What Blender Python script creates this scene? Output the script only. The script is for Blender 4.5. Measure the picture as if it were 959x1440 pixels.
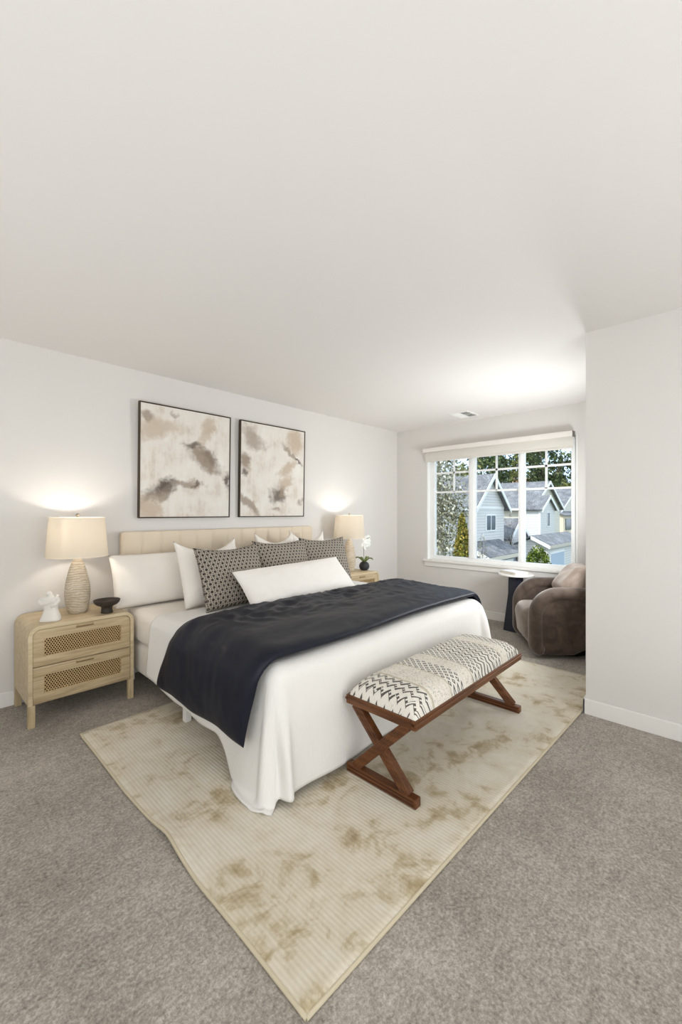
import bpy, bmesh, math, random
from mathutils import Vector, Matrix, noise
PI = math.pi
R = math.radians
for o in list(bpy.data.objects): bpy.data.objects.remove(o)
SC = bpy.context.scene
COL = SC.collection

# ------------------------------------------------------------------ camera, world, lights, exposure
YAW = 0.81131; CAM_H = 1.2892; F_PX = 582.47
D, W, J, E = 3.509, 4.865, 3.009, 0.691          # headboard wall y, window wall x, right wall x, right wall end y
H = 2.44
cd = bpy.data.cameras.new('camera'); cam = bpy.data.objects.new('camera', cd); COL.objects.link(cam)
cam.location = (0, 0, CAM_H); cam.rotation_euler = (PI/2, 0, -YAW)
cd.sensor_width = 36; cd.sensor_fit = 'AUTO'; cd.lens = F_PX/1440*36; cd.clip_start = .02; cd.clip_end = 600
cd.shift_y = -(720-720.58)/1440
SC.camera = cam
vs = SC.view_settings
vs.view_transform = 'Standard'; vs.look = 'None'; vs.gamma = 1; vs.use_curve_mapping = False; vs.exposure = 0.3

wd = bpy.data.worlds.new('sky'); SC.world = wd; wd.use_nodes = True
nt = wd.node_tree; nt.nodes.clear()
tc = nt.nodes.new('ShaderNodeTexCoord'); no = nt.nodes.new('ShaderNodeTexNoise'); no.inputs['Scale'].default_value = 5; no.inputs['Detail'].default_value = 6
nt.links.new(tc.outputs['Generated'], no.inputs['Vector'])
rp = nt.nodes.new('ShaderNodeValToRGB'); nt.links.new(no.outputs['Fac'], rp.inputs['Fac'])
rp.color_ramp.elements[0].position = .47; rp.color_ramp.elements[0].color = (.58, .76, 1, 1)
rp.color_ramp.elements[1].position = .6; rp.color_ramp.elements[1].color = (.95, .97, 1, 1)
bg = nt.nodes.new('ShaderNodeBackground'); bg.inputs['Strength'].default_value = 1.7
wo = nt.nodes.new('ShaderNodeOutputWorld'); nt.links.new(rp.outputs['Color'], bg.inputs['Color']); nt.links.new(bg.outputs[0], wo.inputs[0])

def light(name, kind, loc, energy, col=(1, 1, 1), aim=None, **kw):
    l = bpy.data.lights.new(name, kind); l.energy = energy; l.color = col
    for k, v in kw.items(): setattr(l, k, v)
    o = bpy.data.objects.new(name, l); COL.objects.link(o); o.location = loc
    if aim is not None: o.rotation_euler = (Vector(aim)-Vector(loc)).to_track_quat('-Z', 'Y').to_euler()
    return o
light('sun', 'SUN', (-30, 10, 40), 3.0, (1, .95, .88), aim=(0, 0, 4), angle=R(1))
# added fill lights behind the camera, standing in for windows not modelled
light('fill_rear', 'AREA', (0.4, -2.5, 1.4), 54, (.91, .96, 1), aim=(0.8, 3, 2.0), shape='RECTANGLE', size=3.4, size_y=1.9)
light('fill_side', 'AREA', (-1.5, 0.4, 1.3), 28, (.91, .96, 1), aim=(3, 1.8, 1.9), shape='RECTANGLE', size=2.8, size_y=1.8)
# added fills out of view: around the camera, and behind the corner by the window
light('ceiling_fill', 'AREA', (0.1, -1.1, 0.5), 10, (.93, .97, 1), aim=(0.5, -0.6, 2.44), shape='DISK', size=1.6)
light('ceiling_fill', 'AREA', (-0.55, 1.7, 0.4), 9, (.93, .97, 1), aim=(-0.3, 1.9, 2.44), shape='DISK', size=1.1)
light('ceiling_fill', 'AREA', (1.7, -0.75, 0.4), 7.5, (.93, .97, 1), aim=(1.9, -0.3, 2.44), shape='DISK', size=1.1)
light('corner_fill', 'AREA', (3.9, .78, 1.2), 28, (.93, .97, 1), aim=(3.5, 2.8, 1.7), shape='DISK', size=.7)

# ------------------------------------------------------------------ node helpers
class S:
    """a float socket with arithmetic that grows Math nodes"""
    def __init__(s, nt, sk): s.nt, s.sk = nt, sk
    def op(s, o, *a):
        n = s.nt.nodes.new('ShaderNodeMath'); n.operation = o
        for i, v in enumerate((s,)+a):
            if isinstance(v, S): s.nt.links.new(v.sk, n.inputs[i])
            else: n.inputs[i].default_value = v
        return S(s.nt, n.outputs[0])
    def __add__(s, b): return s.op('ADD', b)
    __radd__ = __add__
    def __sub__(s, b): return s.op('SUBTRACT', b)
    def __rsub__(s, b): return (s*-1)+b
    def __mul__(s, b): return s.op('MULTIPLY', b)
    __rmul__ = __mul__
    def __truediv__(s, b): return s.op('DIVIDE', b)
    def frac(s): return s.op('FRACT')
    def floor(s): return s.op('FLOOR')
    def abs(s): return s.op('ABSOLUTE')
    def sin(s): return s.op('SINE')
    def exp(s): return s.op('EXPONENT')
    def sqrt(s): return s.op('SQRT')
    def lt(s, b): return s.op('LESS_THAN', b)
    def gt(s, b): return s.op('GREATER_THAN', b)
    def max(s, b): return s.op('MAXIMUM', b)
    def min(s, b): return s.op('MINIMUM', b)
    def tri(s): return ((s.frac()-.5).abs())*2          # 1..0..1
    def step(s, a, b):                                  # smoothstep a..b
        n = s.nt.nodes.new('ShaderNodeMapRange'); n.interpolation_type = 'SMOOTHSTEP'
        s.nt.links.new(s.sk, n.inputs[0]); n.inputs[1].default_value = a; n.inputs[2].default_value = b
        return S(s.nt, n.outputs[0])

class M:
    """small material builder"""
    def __init__(m, name, color=(.8, .8, .8), rough=.6, metal=0, spec=.3, sheen=0):
        m.mat = bpy.data.materials.new(name); m.mat.use_nodes = True
        m.nt = m.mat.node_tree; m.b = m.nt.nodes['Principled BSDF']; m.out = m.nt.nodes['Material Output']
        m.set('Base Color', tuple(color)+(1,)); m.set('Roughness', rough); m.set('Metallic', metal); m.set('Specular IOR Level', spec)
        if sheen: m.set('Sheen Weight', sheen); m.set('Sheen Roughness', .4)
    def set(m, k, v):
        if isinstance(v, S): m.nt.links.new(v.sk, m.b.inputs[k])
        elif hasattr(v, 'node'): m.nt.links.new(v, m.b.inputs[k])
        else: m.b.inputs[k].default_value = v
    def node(m, t): return m.nt.nodes.new(t)
    def coord(m, which='Object'):
        n = m.node('ShaderNodeTexCoord'); return n.outputs[which]
    def xyz(m, vec=None):
        n = m.node('ShaderNodeSeparateXYZ'); m.nt.links.new(vec or m.coord(), n.inputs[0])
        return [S(m.nt, n.outputs[i]) for i in range(3)]
    def vec(m, x, y, z=0.0):
        n = m.node('ShaderNodeCombineXYZ')
        for i, v in enumerate((x, y, z)):
            if isinstance(v, S): m.nt.links.new(v.sk, n.inputs[i])
            else: n.inputs[i].default_value = v
        return n.outputs[0]
    def noise(m, scale, detail=3, rough=.55, vec=None, dist=0, stretch=None):
        n = m.node('ShaderNodeTexNoise'); n.inputs['Scale'].default_value = scale; n.inputs['Detail'].default_value = detail
        n.inputs['Roughness'].default_value = rough; n.inputs['Distortion'].default_value = dist
        v = vec or m.coord()
        if stretch:
            mp = m.node('ShaderNodeMapping'); mp.inputs['Scale'].default_value = stretch; m.nt.links.new(v, mp.inputs[0]); v = mp.outputs[0]
        m.nt.links.new(v, n.inputs['Vector']); return S(m.nt, n.outputs['Fac'])
    def ramp(m, f, *stops):
        n = m.node('ShaderNodeValToRGB'); m.nt.links.new(f.sk, n.inputs[0]); e = n.color_ramp.elements
        while len(e) < len(stops): e.new(.5)
        for i, (p, c) in enumerate(stops): e[i].position = p; e[i].color = tuple(c)+(1,)
        return n.outputs[0]
    def mix(m, f, a, b):
        n = m.node('ShaderNodeMix'); n.data_type = 'RGBA'
        for i, v in ((0, f), (6, a), (7, b)):
            if isinstance(v, S): m.nt.links.new(v.sk, n.inputs[i])
            elif hasattr(v, 'node'): m.nt.links.new(v, n.inputs[i])
            elif i == 0: n.inputs[0].default_value = v
            else: n.inputs[i].default_value = tuple(v)+(1,)
        return n.outputs[2]
    def bump(m, h, strength=.3, dist=.01):
        n = m.node('ShaderNodeBump'); n.inputs['Strength'].default_value = strength; n.inputs['Distance'].default_value = dist
        m.nt.links.new(h.sk, n.inputs['Height']); m.nt.links.new(n.outputs[0], m.b.inputs['Normal'])

def lin(r, g, b):
    f = lambda c: (c/255/12.92) if c/255 <= .04045 else ((c/255+.055)/1.055)**2.4
    return (f(r), f(g), f(b))

# ------------------------------------------------------------------ object helpers
def link(name, me, mat=None, parent=None, smooth=True):
    o = bpy.data.objects.new(name, me); COL.objects.link(o)
    if mat is not None:
        for mm in (mat if isinstance(mat, (list, tuple)) else [mat]): me.materials.append(mm.mat if isinstance(mm, M) else mm)
    if parent is not None: o.parent = parent
    if smooth:
        for p in me.polygons: p.use_smooth = True
    return o
def obj(name, bm, mat=None, parent=None, smooth=False, angle=None):
    me = bpy.data.meshes.new(name); bmesh.ops.recalc_face_normals(bm, faces=bm.faces[:]); bm.to_mesh(me); bm.free()
    o = link(name, me, mat, parent, smooth or angle is not None)
    if angle is not None:
        bm2 = bmesh.new(); bm2.from_mesh(me)
        for e in bm2.edges:
            if len(e.link_faces) == 2 and e.calc_face_angle(0) > R(angle): e.smooth = False
        bm2.to_mesh(me); bm2.free()
    return o
def tag(o, label=None, cat=None, group=None, kind=None):
    if label: o['label'] = label
    if cat: o['category'] = cat
    if group: o['group'] = group
    if kind: o['kind'] = kind
    return o
def thing(name, label, cat, loc=(0, 0, 0), rotz=0, group=None):
    o = bpy.data.objects.new(name, None); COL.objects.link(o); o.empty_display_size = .1
    o.location = loc; o.rotation_euler = (0, 0, rotz)
    return tag(o, label, cat, group)
def copy_tree(o, parent=None):
    c = o.copy(); COL.objects.link(c)
    if parent is not None: c.parent = parent
    for ch in list(o.children): copy_tree(ch, c)
    return c

def box(bm, x0, x1, y0, y1, z0, z1, bevel=0, seg=2, mtx=None):
    b = bmesh.new(); bmesh.ops.create_cube(b, size=1)
    for v in b.verts: v.co = Vector(((x0+x1)/2+v.co.x*(x1-x0), (y0+y1)/2+v.co.y*(y1-y0), (z0+z1)/2+v.co.z*(z1-z0)))
    if bevel: bmesh.ops.bevel(b, geom=b.edges[:], offset=bevel, segments=seg, profile=.5, affect='EDGES')
    if mtx is not None: b.transform(mtx)
    join(bm, b)
def join(bm, b):
    me = bpy.data.meshes.new('t'); b.to_mesh(me); b.free(); bm.from_mesh(me); bpy.data.meshes.remove(me)
def bx(*a, **k):
    bm = bmesh.new(); box(bm, *a, **k); return bm
def lathe(bm, prof, n=40, c=(0, 0, 0), close=True):
    rings = []
    for r, z in prof:
        rings.append([bm.verts.new((c[0]+max(r, 1e-5)*math.cos(2*PI*i/n), c[1]+max(r, 1e-5)*math.sin(2*PI*i/n), c[2]+z)) for i in range(n)])
    for a, b in zip(rings, rings[1:]):
        for i in range(n): bm.faces.new((a[i], a[(i+1) % n], b[(i+1) % n], b[i]))
    if close:
        bm.faces.new(rings[0][::-1]); bm.faces.new(rings[-1])
    return bm
def tube(bm, pts, rad, n=10, cap=True):
    pts = [Vector(p) for p in pts]; rings = []
    up = None
    for i, p in enumerate(pts):
        t = (pts[min(i+1, len(pts)-1)]-pts[max(i-1, 0)]).normalized()
        if up is None: up = t.orthogonal().normalized()
        up = (up-t*up.dot(t)).normalized(); sd = t.cross(up)
        r = rad[i] if isinstance(rad, (list, tuple)) else rad
        rings.append([bm.verts.new(p+(up*math.cos(2*PI*k/n)+sd*math.sin(2*PI*k/n))*r) for k in range(n)])
    for a, b in zip(rings, rings[1:]):
        for k in range(n): bm.faces.new((a[k], a[(k+1) % n], b[(k+1) % n], b[k]))
    if cap: bm.faces.new(rings[0][::-1]); bm.faces.new(rings[-1])
    return bm
def prism(bm, poly, vec):
    """polygon (3-D points) pushed along vec"""
    a = [bm.verts.new(Vector(p)) for p in poly]; v = Vector(vec); b = [bm.verts.new(Vector(p)+v) for p in poly]
    bm.faces.new(a[::-1]); bm.faces.new(b)
    for i in range(len(a)): bm.faces.new((a[i], a[(i+1) % len(a)], b[(i+1) % len(a)], b[i]))
    return bm
def grid(bm, nu, nv, fn, wrap_u=False, wrap_v=False):
    vs_ = [[bm.verts.new(fn(i/(nu if wrap_u else nu-1), j/(nv if wrap_v else nv-1))) for j in range(nv)] for i in range(nu)]
    for i in range(nu if wrap_u else nu-1):
        for j in range(nv if wrap_v else nv-1):
            bm.faces.new((vs_[i][j], vs_[(i+1) % nu][j], vs_[(i+1) % nu][(j+1) % nv], vs_[i][(j+1) % nv]))
    return vs_
def subsurf(o, lv=2):
    m = o.modifiers.new('s', 'SUBSURF'); m.levels = lv; m.render_levels = lv; return o
def nz(x, y=0, z=0, s=1): return noise.noise(Vector((x*s, y*s, z*s)))
def sm(a, b, x):
    t = max(0, min(1, (x-a)/(b-a))); return t*t*(3-2*t)

# ------------------------------------------------------------------ materials
def wall_mat(name, c, sc=260):
    m = M(name, c, .85, spec=.2); m.bump(m.noise(sc, 2), .06, .002); return m
MW = wall_mat('wall_paint', lin(222, 218, 213)); MCEIL = wall_mat('ceiling_paint', lin(235, 231, 227), 90); MTRIM = M('trim_paint', lin(238, 235, 230), .45)
def carpet():
    m = M('carpet', rough=.95, spec=.05)
    a = m.noise(2.2, 4, .6); f = m.noise(95, 4, .75); g = m.noise(28, 3, .7)
    m.set('Base Color', m.ramp(a*.22+f*.55+g*.23, (.33, lin(112, 106, 99)), (.5, lin(172, 164, 154)), (.66, lin(220, 213, 204))))
    m.bump(f*.7+g*.3, .7, .012); return m
MCARPET = carpet()
def cloth(name, c, weave=420, bump=.12, sheen=.15, rough=.85, crinkle=0):
    m = M(name, c, rough, spec=.15, sheen=sheen)
    h = m.noise(weave, 2, .6)
    if crinkle: h = h*.3+m.noise(crinkle, 3, .6, stretch=(1, 1, .25))
    m.bump(h, bump, .004); return m
MSHEET = cloth('white_cotton_sheet', lin(238, 231, 221)); MPILLOW = cloth('white_pillowcase', lin(240, 234, 225)); MCOVER = cloth('white_gauze_coverlet', lin(236, 233, 228), 300, .6, crinkle=70)
MLUMBAR = cloth('white_linen', lin(238, 233, 226), 200, .2)
MNAVY = cloth('navy_satin', lin(16, 20, 34), 500, .06, 0, .5); MNAVY.set('Specular IOR Level', .3)
MHEAD = cloth('beige_velvet', lin(219, 204, 183), 500, .08, .25)
def wood(name, c0, c1, c2, axis='x', scale=1.0, rough=.5):
    m = M(name, rough=rough, spec=.3)
    st = {'x': (.8, 14, 14), 'y': (14, .8, 14), 'z': (14, 14, .8)}[axis]
    f = m.noise(3*scale, 5, .6, stretch=st, dist=.6); g = m.noise(1.3*scale, 2)
    m.set('Base Color', m.ramp(f*.75+g*.25, (.3, c0), (.5, c1), (.68, c2))); m.bump(f, .08, .002); return m
MOAK = wood('pale_oak', lin(178, 158, 124), lin(203, 184, 150), lin(216, 200, 168)); MOAKZ = wood('pale_oak_upright', lin(160, 138, 104), lin(192, 172, 136), lin(210, 192, 158), 'z')
MOAKD = wood('oak_front', lin(150, 128, 96), lin(186, 165, 130), lin(206, 188, 154), 'x', 1.3)
MWAL = wood('walnut', lin(66, 38, 20), lin(102, 63, 36), lin(130, 84, 50), 'x', 1.2, .35); MWALY = wood('walnut_cross', lin(66, 38, 20), lin(99, 61, 35), lin(127, 82, 48), 'y', 1.2, .35)
def cane():
    m = M('woven_cane', lin(196, 166, 118), .6)
    x, y, z = m.xyz()
    k = 1/.0145
    u, v = x*k, z*(k*.62)
    def cell(u, v): 
        a = (u+100).frac()-.5; b = (v+100).frac()-.5
        return (a*a+b*b*2.2).sqrt()
    hole = cell(u, v).min(cell(u+.5, v+.5)).lt(.335)
    inside = (x.abs().lt(.215))*((z.abs()).lt(.051))
    hole = hole*inside
    m.set('Base Color', m.mix(m.noise(60), lin(178, 146, 98), lin(210, 182, 136)))
    tr = m.node('ShaderNodeBsdfTransparent'); mx = m.node('ShaderNodeMixShader')
    m.nt.links.new(hole.sk, mx.inputs[0]); m.nt.links.new(m.b.outputs[0], mx.inputs[1]); m.nt.links.new(tr.outputs[0], mx.inputs[2]); m.nt.links.new(mx.outputs[0], m.out.inputs[0])
    return m
MCANE = cane(); MPULLSHADE = M('pull_shade', lin(132, 108, 76), .8); MDRAWERSHADE = M('drawer_inside_shade', lin(58, 42, 26), .9)  # darker tones paint in shade below the pulls and inside the drawers
MBLACK = M('dark_frame', lin(68, 56, 40), .5); MCHROME = M('brushed_nickel', lin(190, 180, 165), .3, 1)
MBLKCLAY = M('black_clay', lin(58, 51, 43), .6); MBLKCLAY.bump(MBLKCLAY.noise(80), .2, .003)
MPLASTER = M('white_plaster', lin(226, 221, 213), .8); MPLASTER.bump(MPLASTER.noise(120), .15, .002)
MWHITE = M('white_satin', lin(240, 238, 234), .4)

# ------------------------------------------------------------------ room shell
def struct(name, bm, mat, parent=None, **k):
    o = obj(name, bm, mat, parent, **k)
    if parent is None: o['kind'] = 'structure'
    return o
X0, Y0, T = -1.6, -2.6, .12
struct('floor', bx(X0-T, W+.0, Y0-T, D+T, -.12, 0), MCARPET)
struct('ceiling', bx(X0-T, W+T, Y0-T, D+T, H, H+.12), MCEIL)
struct('wall_back', bx(X0-T, W+T, D, D+T, 0, H), MW)
struct('wall_left', bx(X0-T, X0, Y0, D, 0, H), MW)
struct('wall_front', bx(X0-T, J+.3, Y0-T, Y0, 0, H), MW)
b = bmesh.new(); box(b, J, J+.12, Y0-T, E, 0, H); box(b, J+.12, W+T, E-.12, E, 0, H); struct('wall_right', b, MW)
WY0, WY1, WZ0, WZ1 = 1.195, 3.014, .66, 2.11
b = bmesh.new(); box(b, W, W+.16, E, WY0, 0, H); box(b, W, W+.16, WY1, D, 0, H); box(b, W, W+.16, WY0, WY1, 0, WZ0); box(b, W, W+.16, WY0, WY1, WZ1, H)
struct('wall_window', b, MW)
def skirt(name, x0, x1, y0, y1): struct(name, bx(x0, x1, y0, y1, 0, .098, bevel=.004), MTRIM)
skirt('baseboard_back', X0, W, D-.015, D); skirt('baseboard_window', W-.015, W, E, D-.015); skirt('baseboard_left', X0, X0+.015, Y0, D-.015)
b = bmesh.new(); box(b, J-.015, J, Y0, E+.015, 0, .098, bevel=.004); box(b, J-.015, W-.015, E, E+.015, 0, .098, bevel=.004); struct('baseboard_right', b, MTRIM)
skirt('baseboard_front', X0, J, Y0, Y0+.015)

# window
win = bpy.data.objects.new('window_1', None); COL.objects.link(win); win.location = (W, 2.1, WZ0); win['kind'] = 'structure'
def wbox(b, x0, x1, y0, y1, z0, z1, bevel=.003): box(b, x0-W, x1-W, y0-2.1, y1-2.1, z0-WZ0, z1-WZ0, bevel=bevel)
MVIN = M('white_vinyl', lin(246, 246, 244), .35)
fx0, fx1 = W+.05, W+.11
lights = [(2.438, 2.93), (1.82, 2.353), (1.267, 1.756)]; zb, zt = .712, 2.045
b = bmesh.new(); wbox(b, fx0, fx1, WY0, WY1, WZ0, zb); wbox(b, fx0, fx1, WY0, WY1, zt, WZ1); wbox(b, fx0, fx1, WY0, 1.267, zb, zt); wbox(b, fx0, fx1, 2.93, WY1, zb, zt)
wbox(b, W+.001, fx0, WY1-.012, WY1, WZ0, WZ1, 0); wbox(b, W+.001, fx0, WY0, WY0+.012, WZ0, WZ1, 0)
obj('window_frame', b, MVIN, win)
for y0, y1 in ((1.756, 1.82), (2.353, 2.438)):
    b = bmesh.new(); wbox(b, fx0-.004, fx1, y0, y1, zb, zt); wbox(b, fx0-.012, fx0-.004, y0+.018, y1-.018, zb, zt); obj('mullion', b, MVIN, win)
mg = bpy.data.materials.new('window_glass'); mg.use_nodes = True; g = mg.node_tree; g.nodes.clear()
go = g.nodes.new('ShaderNodeOutputMaterial'); gm = g.nodes.new('ShaderNodeMixShader'); gt = g.nodes.new('ShaderNodeBsdfTransparent'); gg = g.nodes.new('ShaderNodeBsdfGlossy'); gf = g.nodes.new('ShaderNodeFresnel')
gf.inputs[0].default_value = 1.25; gg.inputs['Roughness'].default_value = .02; gt.inputs[0].default_value = (.98, .99, .985, 1)
for a, c in ((gf.outputs[0], gm.inputs[0]), (gt.outputs[0], gm.inputs[1]), (gg.outputs[0], gm.inputs[2]), (gm.outputs[0], go.inputs[0])): g.links.new(a, c)
for (y0, y1), ym in zip(lights, (2.655, 2.09, 1.525)):
    b = bmesh.new()
    for z in (1.81, 1.557): wbox(b, fx0+.022, fx0+.038, y0, y1, z-.012, z+.012, 0)
    wbox(b, fx0+.022, fx0+.038, ym-.011, ym+.011, 1.557, zt, 0)
    obj('muntin', b, MVIN, win)
    b = bmesh.new(); wbox(b, fx0+.028, fx0+.032, y0, y1, zb, zt, 0); obj('glass', b, mg, win)
b = bmesh.new(); wbox(b, W-.035, fx0, WY0-.05, WY1+.05, WZ0-.028, WZ0+.002, .006); obj('window_sill', b, MTRIM, win)
b = bmesh.new(); wbox(b, W-.014, W, WY0-.03, WY1+.03, WZ0-.09, WZ0-.028, .003); obj('window_apron', b, MTRIM, win)

# roller shade
MSHADEF = cloth('shade_fabric', lin(222, 217, 208), 300, .2, 0); MFASC = M('shade_fascia', lin(232, 226, 219), .5)
rs = thing('roller_shade', 'white roller shade with a flat fascia rolled up above the window', 'window shade', (W-.001, 2.115, 2.0))
def rb(b, x0, x1, y0, y1, z0, z1, bv=.003): box(b, x0-W, x1-W, y0-2.115, y1-2.115, z0-2.0, z1-2.0, bevel=bv)
b = bmesh.new(); rb(b, W-.085, W-.079, 1.222, 3.028, 2.086, 2.143, .002); rb(b, W-.085, W, 1.222, 3.028, 2.139, 2.143, .001); obj('fascia', b, MFASC, rs)
for y in (1.217, 3.028):
    b = bmesh.new(); rb(b, W-.083, W, y, y+.005, 2.08, 2.143, .001); obj('end_bracket', b, M('shade_bracket', lin(120, 112, 104), .5) if y < 2 else MFASC, rs)
b = bmesh.new(); rb(b, W-.034, W-.032, 1.226, 3.015, 1.985, 2.12, 0); obj('shade_fabric', b, MSHADEF, rs)
b = bmesh.new(); rb(b, W-.039, W-.027, 1.226, 3.015, 1.962, 1.986, .004); obj('bottom_rail', b, MSHADEF, rs)
b = bmesh.new(); tube(b, [(-.045, -.885, .108), (-.045, .9, .108)], .02, 14); obj('roller_tube', b, MSHADEF, rs, smooth=True)

# ceiling vent
cv = thing('ceiling_vent', 'white louvered air vent set in the ceiling near the window wall', 'vent', (4.52, 2.3, H))
b = bmesh.new()
for a in ((-.15, .15, -.12, -.095), (-.15, .15, .095, .12), (-.15, -.125, -.095, .095), (.125, .15, -.095, .095), (-.125, .125, -.006, .006), (-.006, .006, -.095, .095)): box(b, a[0], a[1], a[2], a[3], -.008, 0, bevel=.002)
obj('vent_frame', b, MWHITE, cv)
obj('duct_shade_plate', bx(-.125, .125, -.095, .095, -.0015, 0), M('duct_shade', lin(70, 66, 62), .8), cv)  # flat dark plate stands in for the shade up the duct
for i in range(10):
    y = -.085+i*.019
    s = obj('slat', bx(-.125, .125, -.008, .008, -.001, .001, mtx=Matrix.Translation((0, y, -.006))@Matrix.Rotation(R(38 if i < 5 else -38), 4, 'X')), MWHITE, cv)

# ------------------------------------------------------------------ rug
def rugmat():
    m = M('ribbed_rug', rough=.9, spec=.1, sheen=.3)
    x, y, z = m.xyz()
    rib = ((x*62).tri())
    n1 = m.noise(3.3, 5, .6, dist=.4); n2 = m.noise(9, 4, .65, dist=.5); n3 = m.noise(150, 2, stretch=(1, .25, 1))
    f = n1*.52+n2*.48
    c = m.ramp(f, (.36, lin(166, 147, 114)), (.42, lin(194, 179, 149)), (.47, lin(219, 209, 188)), (.6, lin(230, 223, 208)))
    m.set('Base Color', m.mix((1-rib)*.14+n3*.1, c, lin(150, 134, 106)))
    m.bump(rib*.8+n3*.3, .4, .004); return m
MRUG = rugmat()
rug_l = [(-1.0, .0), (.786, .701), (1.071, .703), (1.341, .699), (1.549, .706), (1.62, .712), (1.70, .708), (2.025, .697), (2.4, .70), (2.73, .699)]
def rug_x0(y):
    for (a, p), (c, q) in zip(rug_l[1:], rug_l[2:]):
        if y <= c: return p+(q-p)*max(0, (y-a))/(c-a)
    return rug_l[-1][1]
def rug_fn(u, v):
    y0 = .786+(.697-.786)*u; y1 = 2.735+(2.775-2.735)*u; y = y0+(y1-y0)*v
    x0 = rug_x0(y); x1 = 3.665; x = x0+(x1-x0)*u
    lift = .022*math.exp(-((y-1.6)/.12)**2)*math.exp(-(x-.7)/.06)
    return Vector((x, y, .013+lift))
b = bmesh.new(); top = grid(b, 90, 70, rug_fn)
o = obj('area_rug', b, MRUG, smooth=True); sd = o.modifiers.new('t', 'SOLIDIFY'); sd.thickness = .0115; sd.offset = -1
if o.data.polygons[0].normal.z < 0: o.data.flip_normals()
bpy.context.view_layer.update()
tag(o, 'large beige ribbed rug with mottled tan patches under the bed and bench', 'rug')
b = bmesh.new(); nn = 60
path = [rug_fn(0, i/nn) for i in range(nn+1)]+[rug_fn(i/nn, 1) for i in range(1, nn+1)]+[rug_fn(1, 1-i/nn) for i in range(1, nn+1)]+[rug_fn(1-i/nn, 0) for i in range(1, nn)]
tube(b, [p-Vector((0, 0, .0055)) for p in path+path[:1]], .0068, 8)
obj('edge_binding', b, M('rug_binding', lin(206, 194, 168), .9), o, smooth=True)

# ------------------------------------------------------------------ bed
bed = thing('bed', 'king bed with a beige channel-tufted headboard against the wall', 'bed', (2.14, 2.45, 0))
BX0, BX1 = 1.13, 3.15                                   # mattress sides
def bl(x, y, z): return (x-2.14, y-2.45, z)
# headboard: outer border and twelve channels
hx0, hx1, hz = 1.152, 3.142, 1.138
b = bmesh.new(); box(b, hx0-2.14, hx1-2.14, 3.43-2.45, 3.49-2.45, .12, hz, bevel=.022, seg=4); hb = obj('headboard', b, MHEAD, bed, angle=50)
NCH = 13; cw = (hx1-hx0)/NCH
for i in range(NCH):
    b = bmesh.new(); a = hx0+cw*i-2.14
    def cf(u, v, a=a):
        uu = 2*u-1; z = .14+(hz-.004-.14)*v
        d = .010*(1-abs(uu)**9)**.6
        e = sm(0, .03, (1-v))
        return Vector((a+cw*u, 3.431-2.45-d*(e*.85+.15), z-.006*abs(uu)**4*(v > .98)))
    grid(b, 15, 30, cf); obj('channel', b, MHEAD, hb, smooth=True)
# mattress and base
def soft_box(b, x0, x1, y0, y1, z0, z1, r, puff=.012, seed=0, amp=.004):
    t = bmesh.new(); box(t, x0, x1, y0, y1, z0, z1, bevel=r, seg=5)
    bmesh.ops.subdivide_edges(t, edges=[e for e in t.edges if e.calc_length() > .3], cuts=24, use_grid_fill=True)
    for v in t.verts:
        n = nz(v.co.x*4+seed, v.co.y*4, v.co.z*7)*amp
        c = Vector(((x0+x1)/2, (y0+y1)/2, (z0+z1)/2)); d = (v.co-c).normalized()
        v.co += d*n
    join(b, t)
b = bmesh.new(); soft_box(b, BX0-2.14, BX1-2.14, 1.53-2.45, 3.425-2.45, .355, .59, .06, seed=3); obj('mattress', b, MSHEET, bed, smooth=True)
b = bmesh.new(); soft_box(b, BX0+.01-2.14, BX1-.01-2.14, 1.54-2.45, 3.42-2.45, .135, .362, .045, seed=9); obj('box_spring', b, MSHEET, bed, smooth=True)
for lx in (1.19, 2.14, 3.09):
    for ly in (1.62, 2.43, 3.34):
        obj('leg', bx(lx-.02-2.14, lx+.02-2.14, ly-.02-2.45, ly+.02-2.45, .0135, .14, bevel=.004), MWHITE, bed)

# coverlet draped over mattress and foot
def drape(x, y, X0, X1, Y0_, Z, r, hem, flare, floor=.02):
    """cloth point (x,y) in flat cloth space -> 3-D; outside [X0,X1]x[Y0_,..] it falls"""
    dx = max(0, X0-x, x-X1); dy = max(0, Y0_-y)
    sx = -1 if x < X0 else 1
    cx = min(max(x, X0), X1); cy = max(y, Y0_)
    if dx == 0 and dy == 0: return Vector((x, y, Z))
    ang = math.atan2(dy, dx); d = (dx**14+dy**14)**(1/14)
    arc = PI/2*r
    if d < arc: h = r*math.sin(d/r); v = r*(1-math.cos(d/r))
    else: h = r; v = r+(d-arc)
    corner = math.sin(2*ang)
    h += flare*max(0, v-.02)*(1+.9*corner)+(hem*.34*(1-math.exp(-v/.42))*sm(2.5, 1.5, y)*math.cos(ang) if sx > 0 else 0)
    # folds
    p = (x*5.3+1.1) if dy > dx else (y*5.3+4)
    h += .010*math.sin(p*2.2+.8*math.sin(p*.9))*sm(.08, .5, v)
    h += corner*.032*math.sin(ang*4.6+.9)*sm(.1, .5, v)
    z = Z-v
    if z < floor: e = floor-z; h += .5*e+.02*math.sin(p*1.7)*(1-corner); z = floor+.012*(1-math.exp(-e*9))*(1+math.sin(p*2.6))
    return Vector((cx+sx*h*math.cos(ang), cy-h*math.sin(ang), z))
CZ = .604
cx0, cx1, cy0 = BX0+.055, BX1-.055, 1.522
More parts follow.
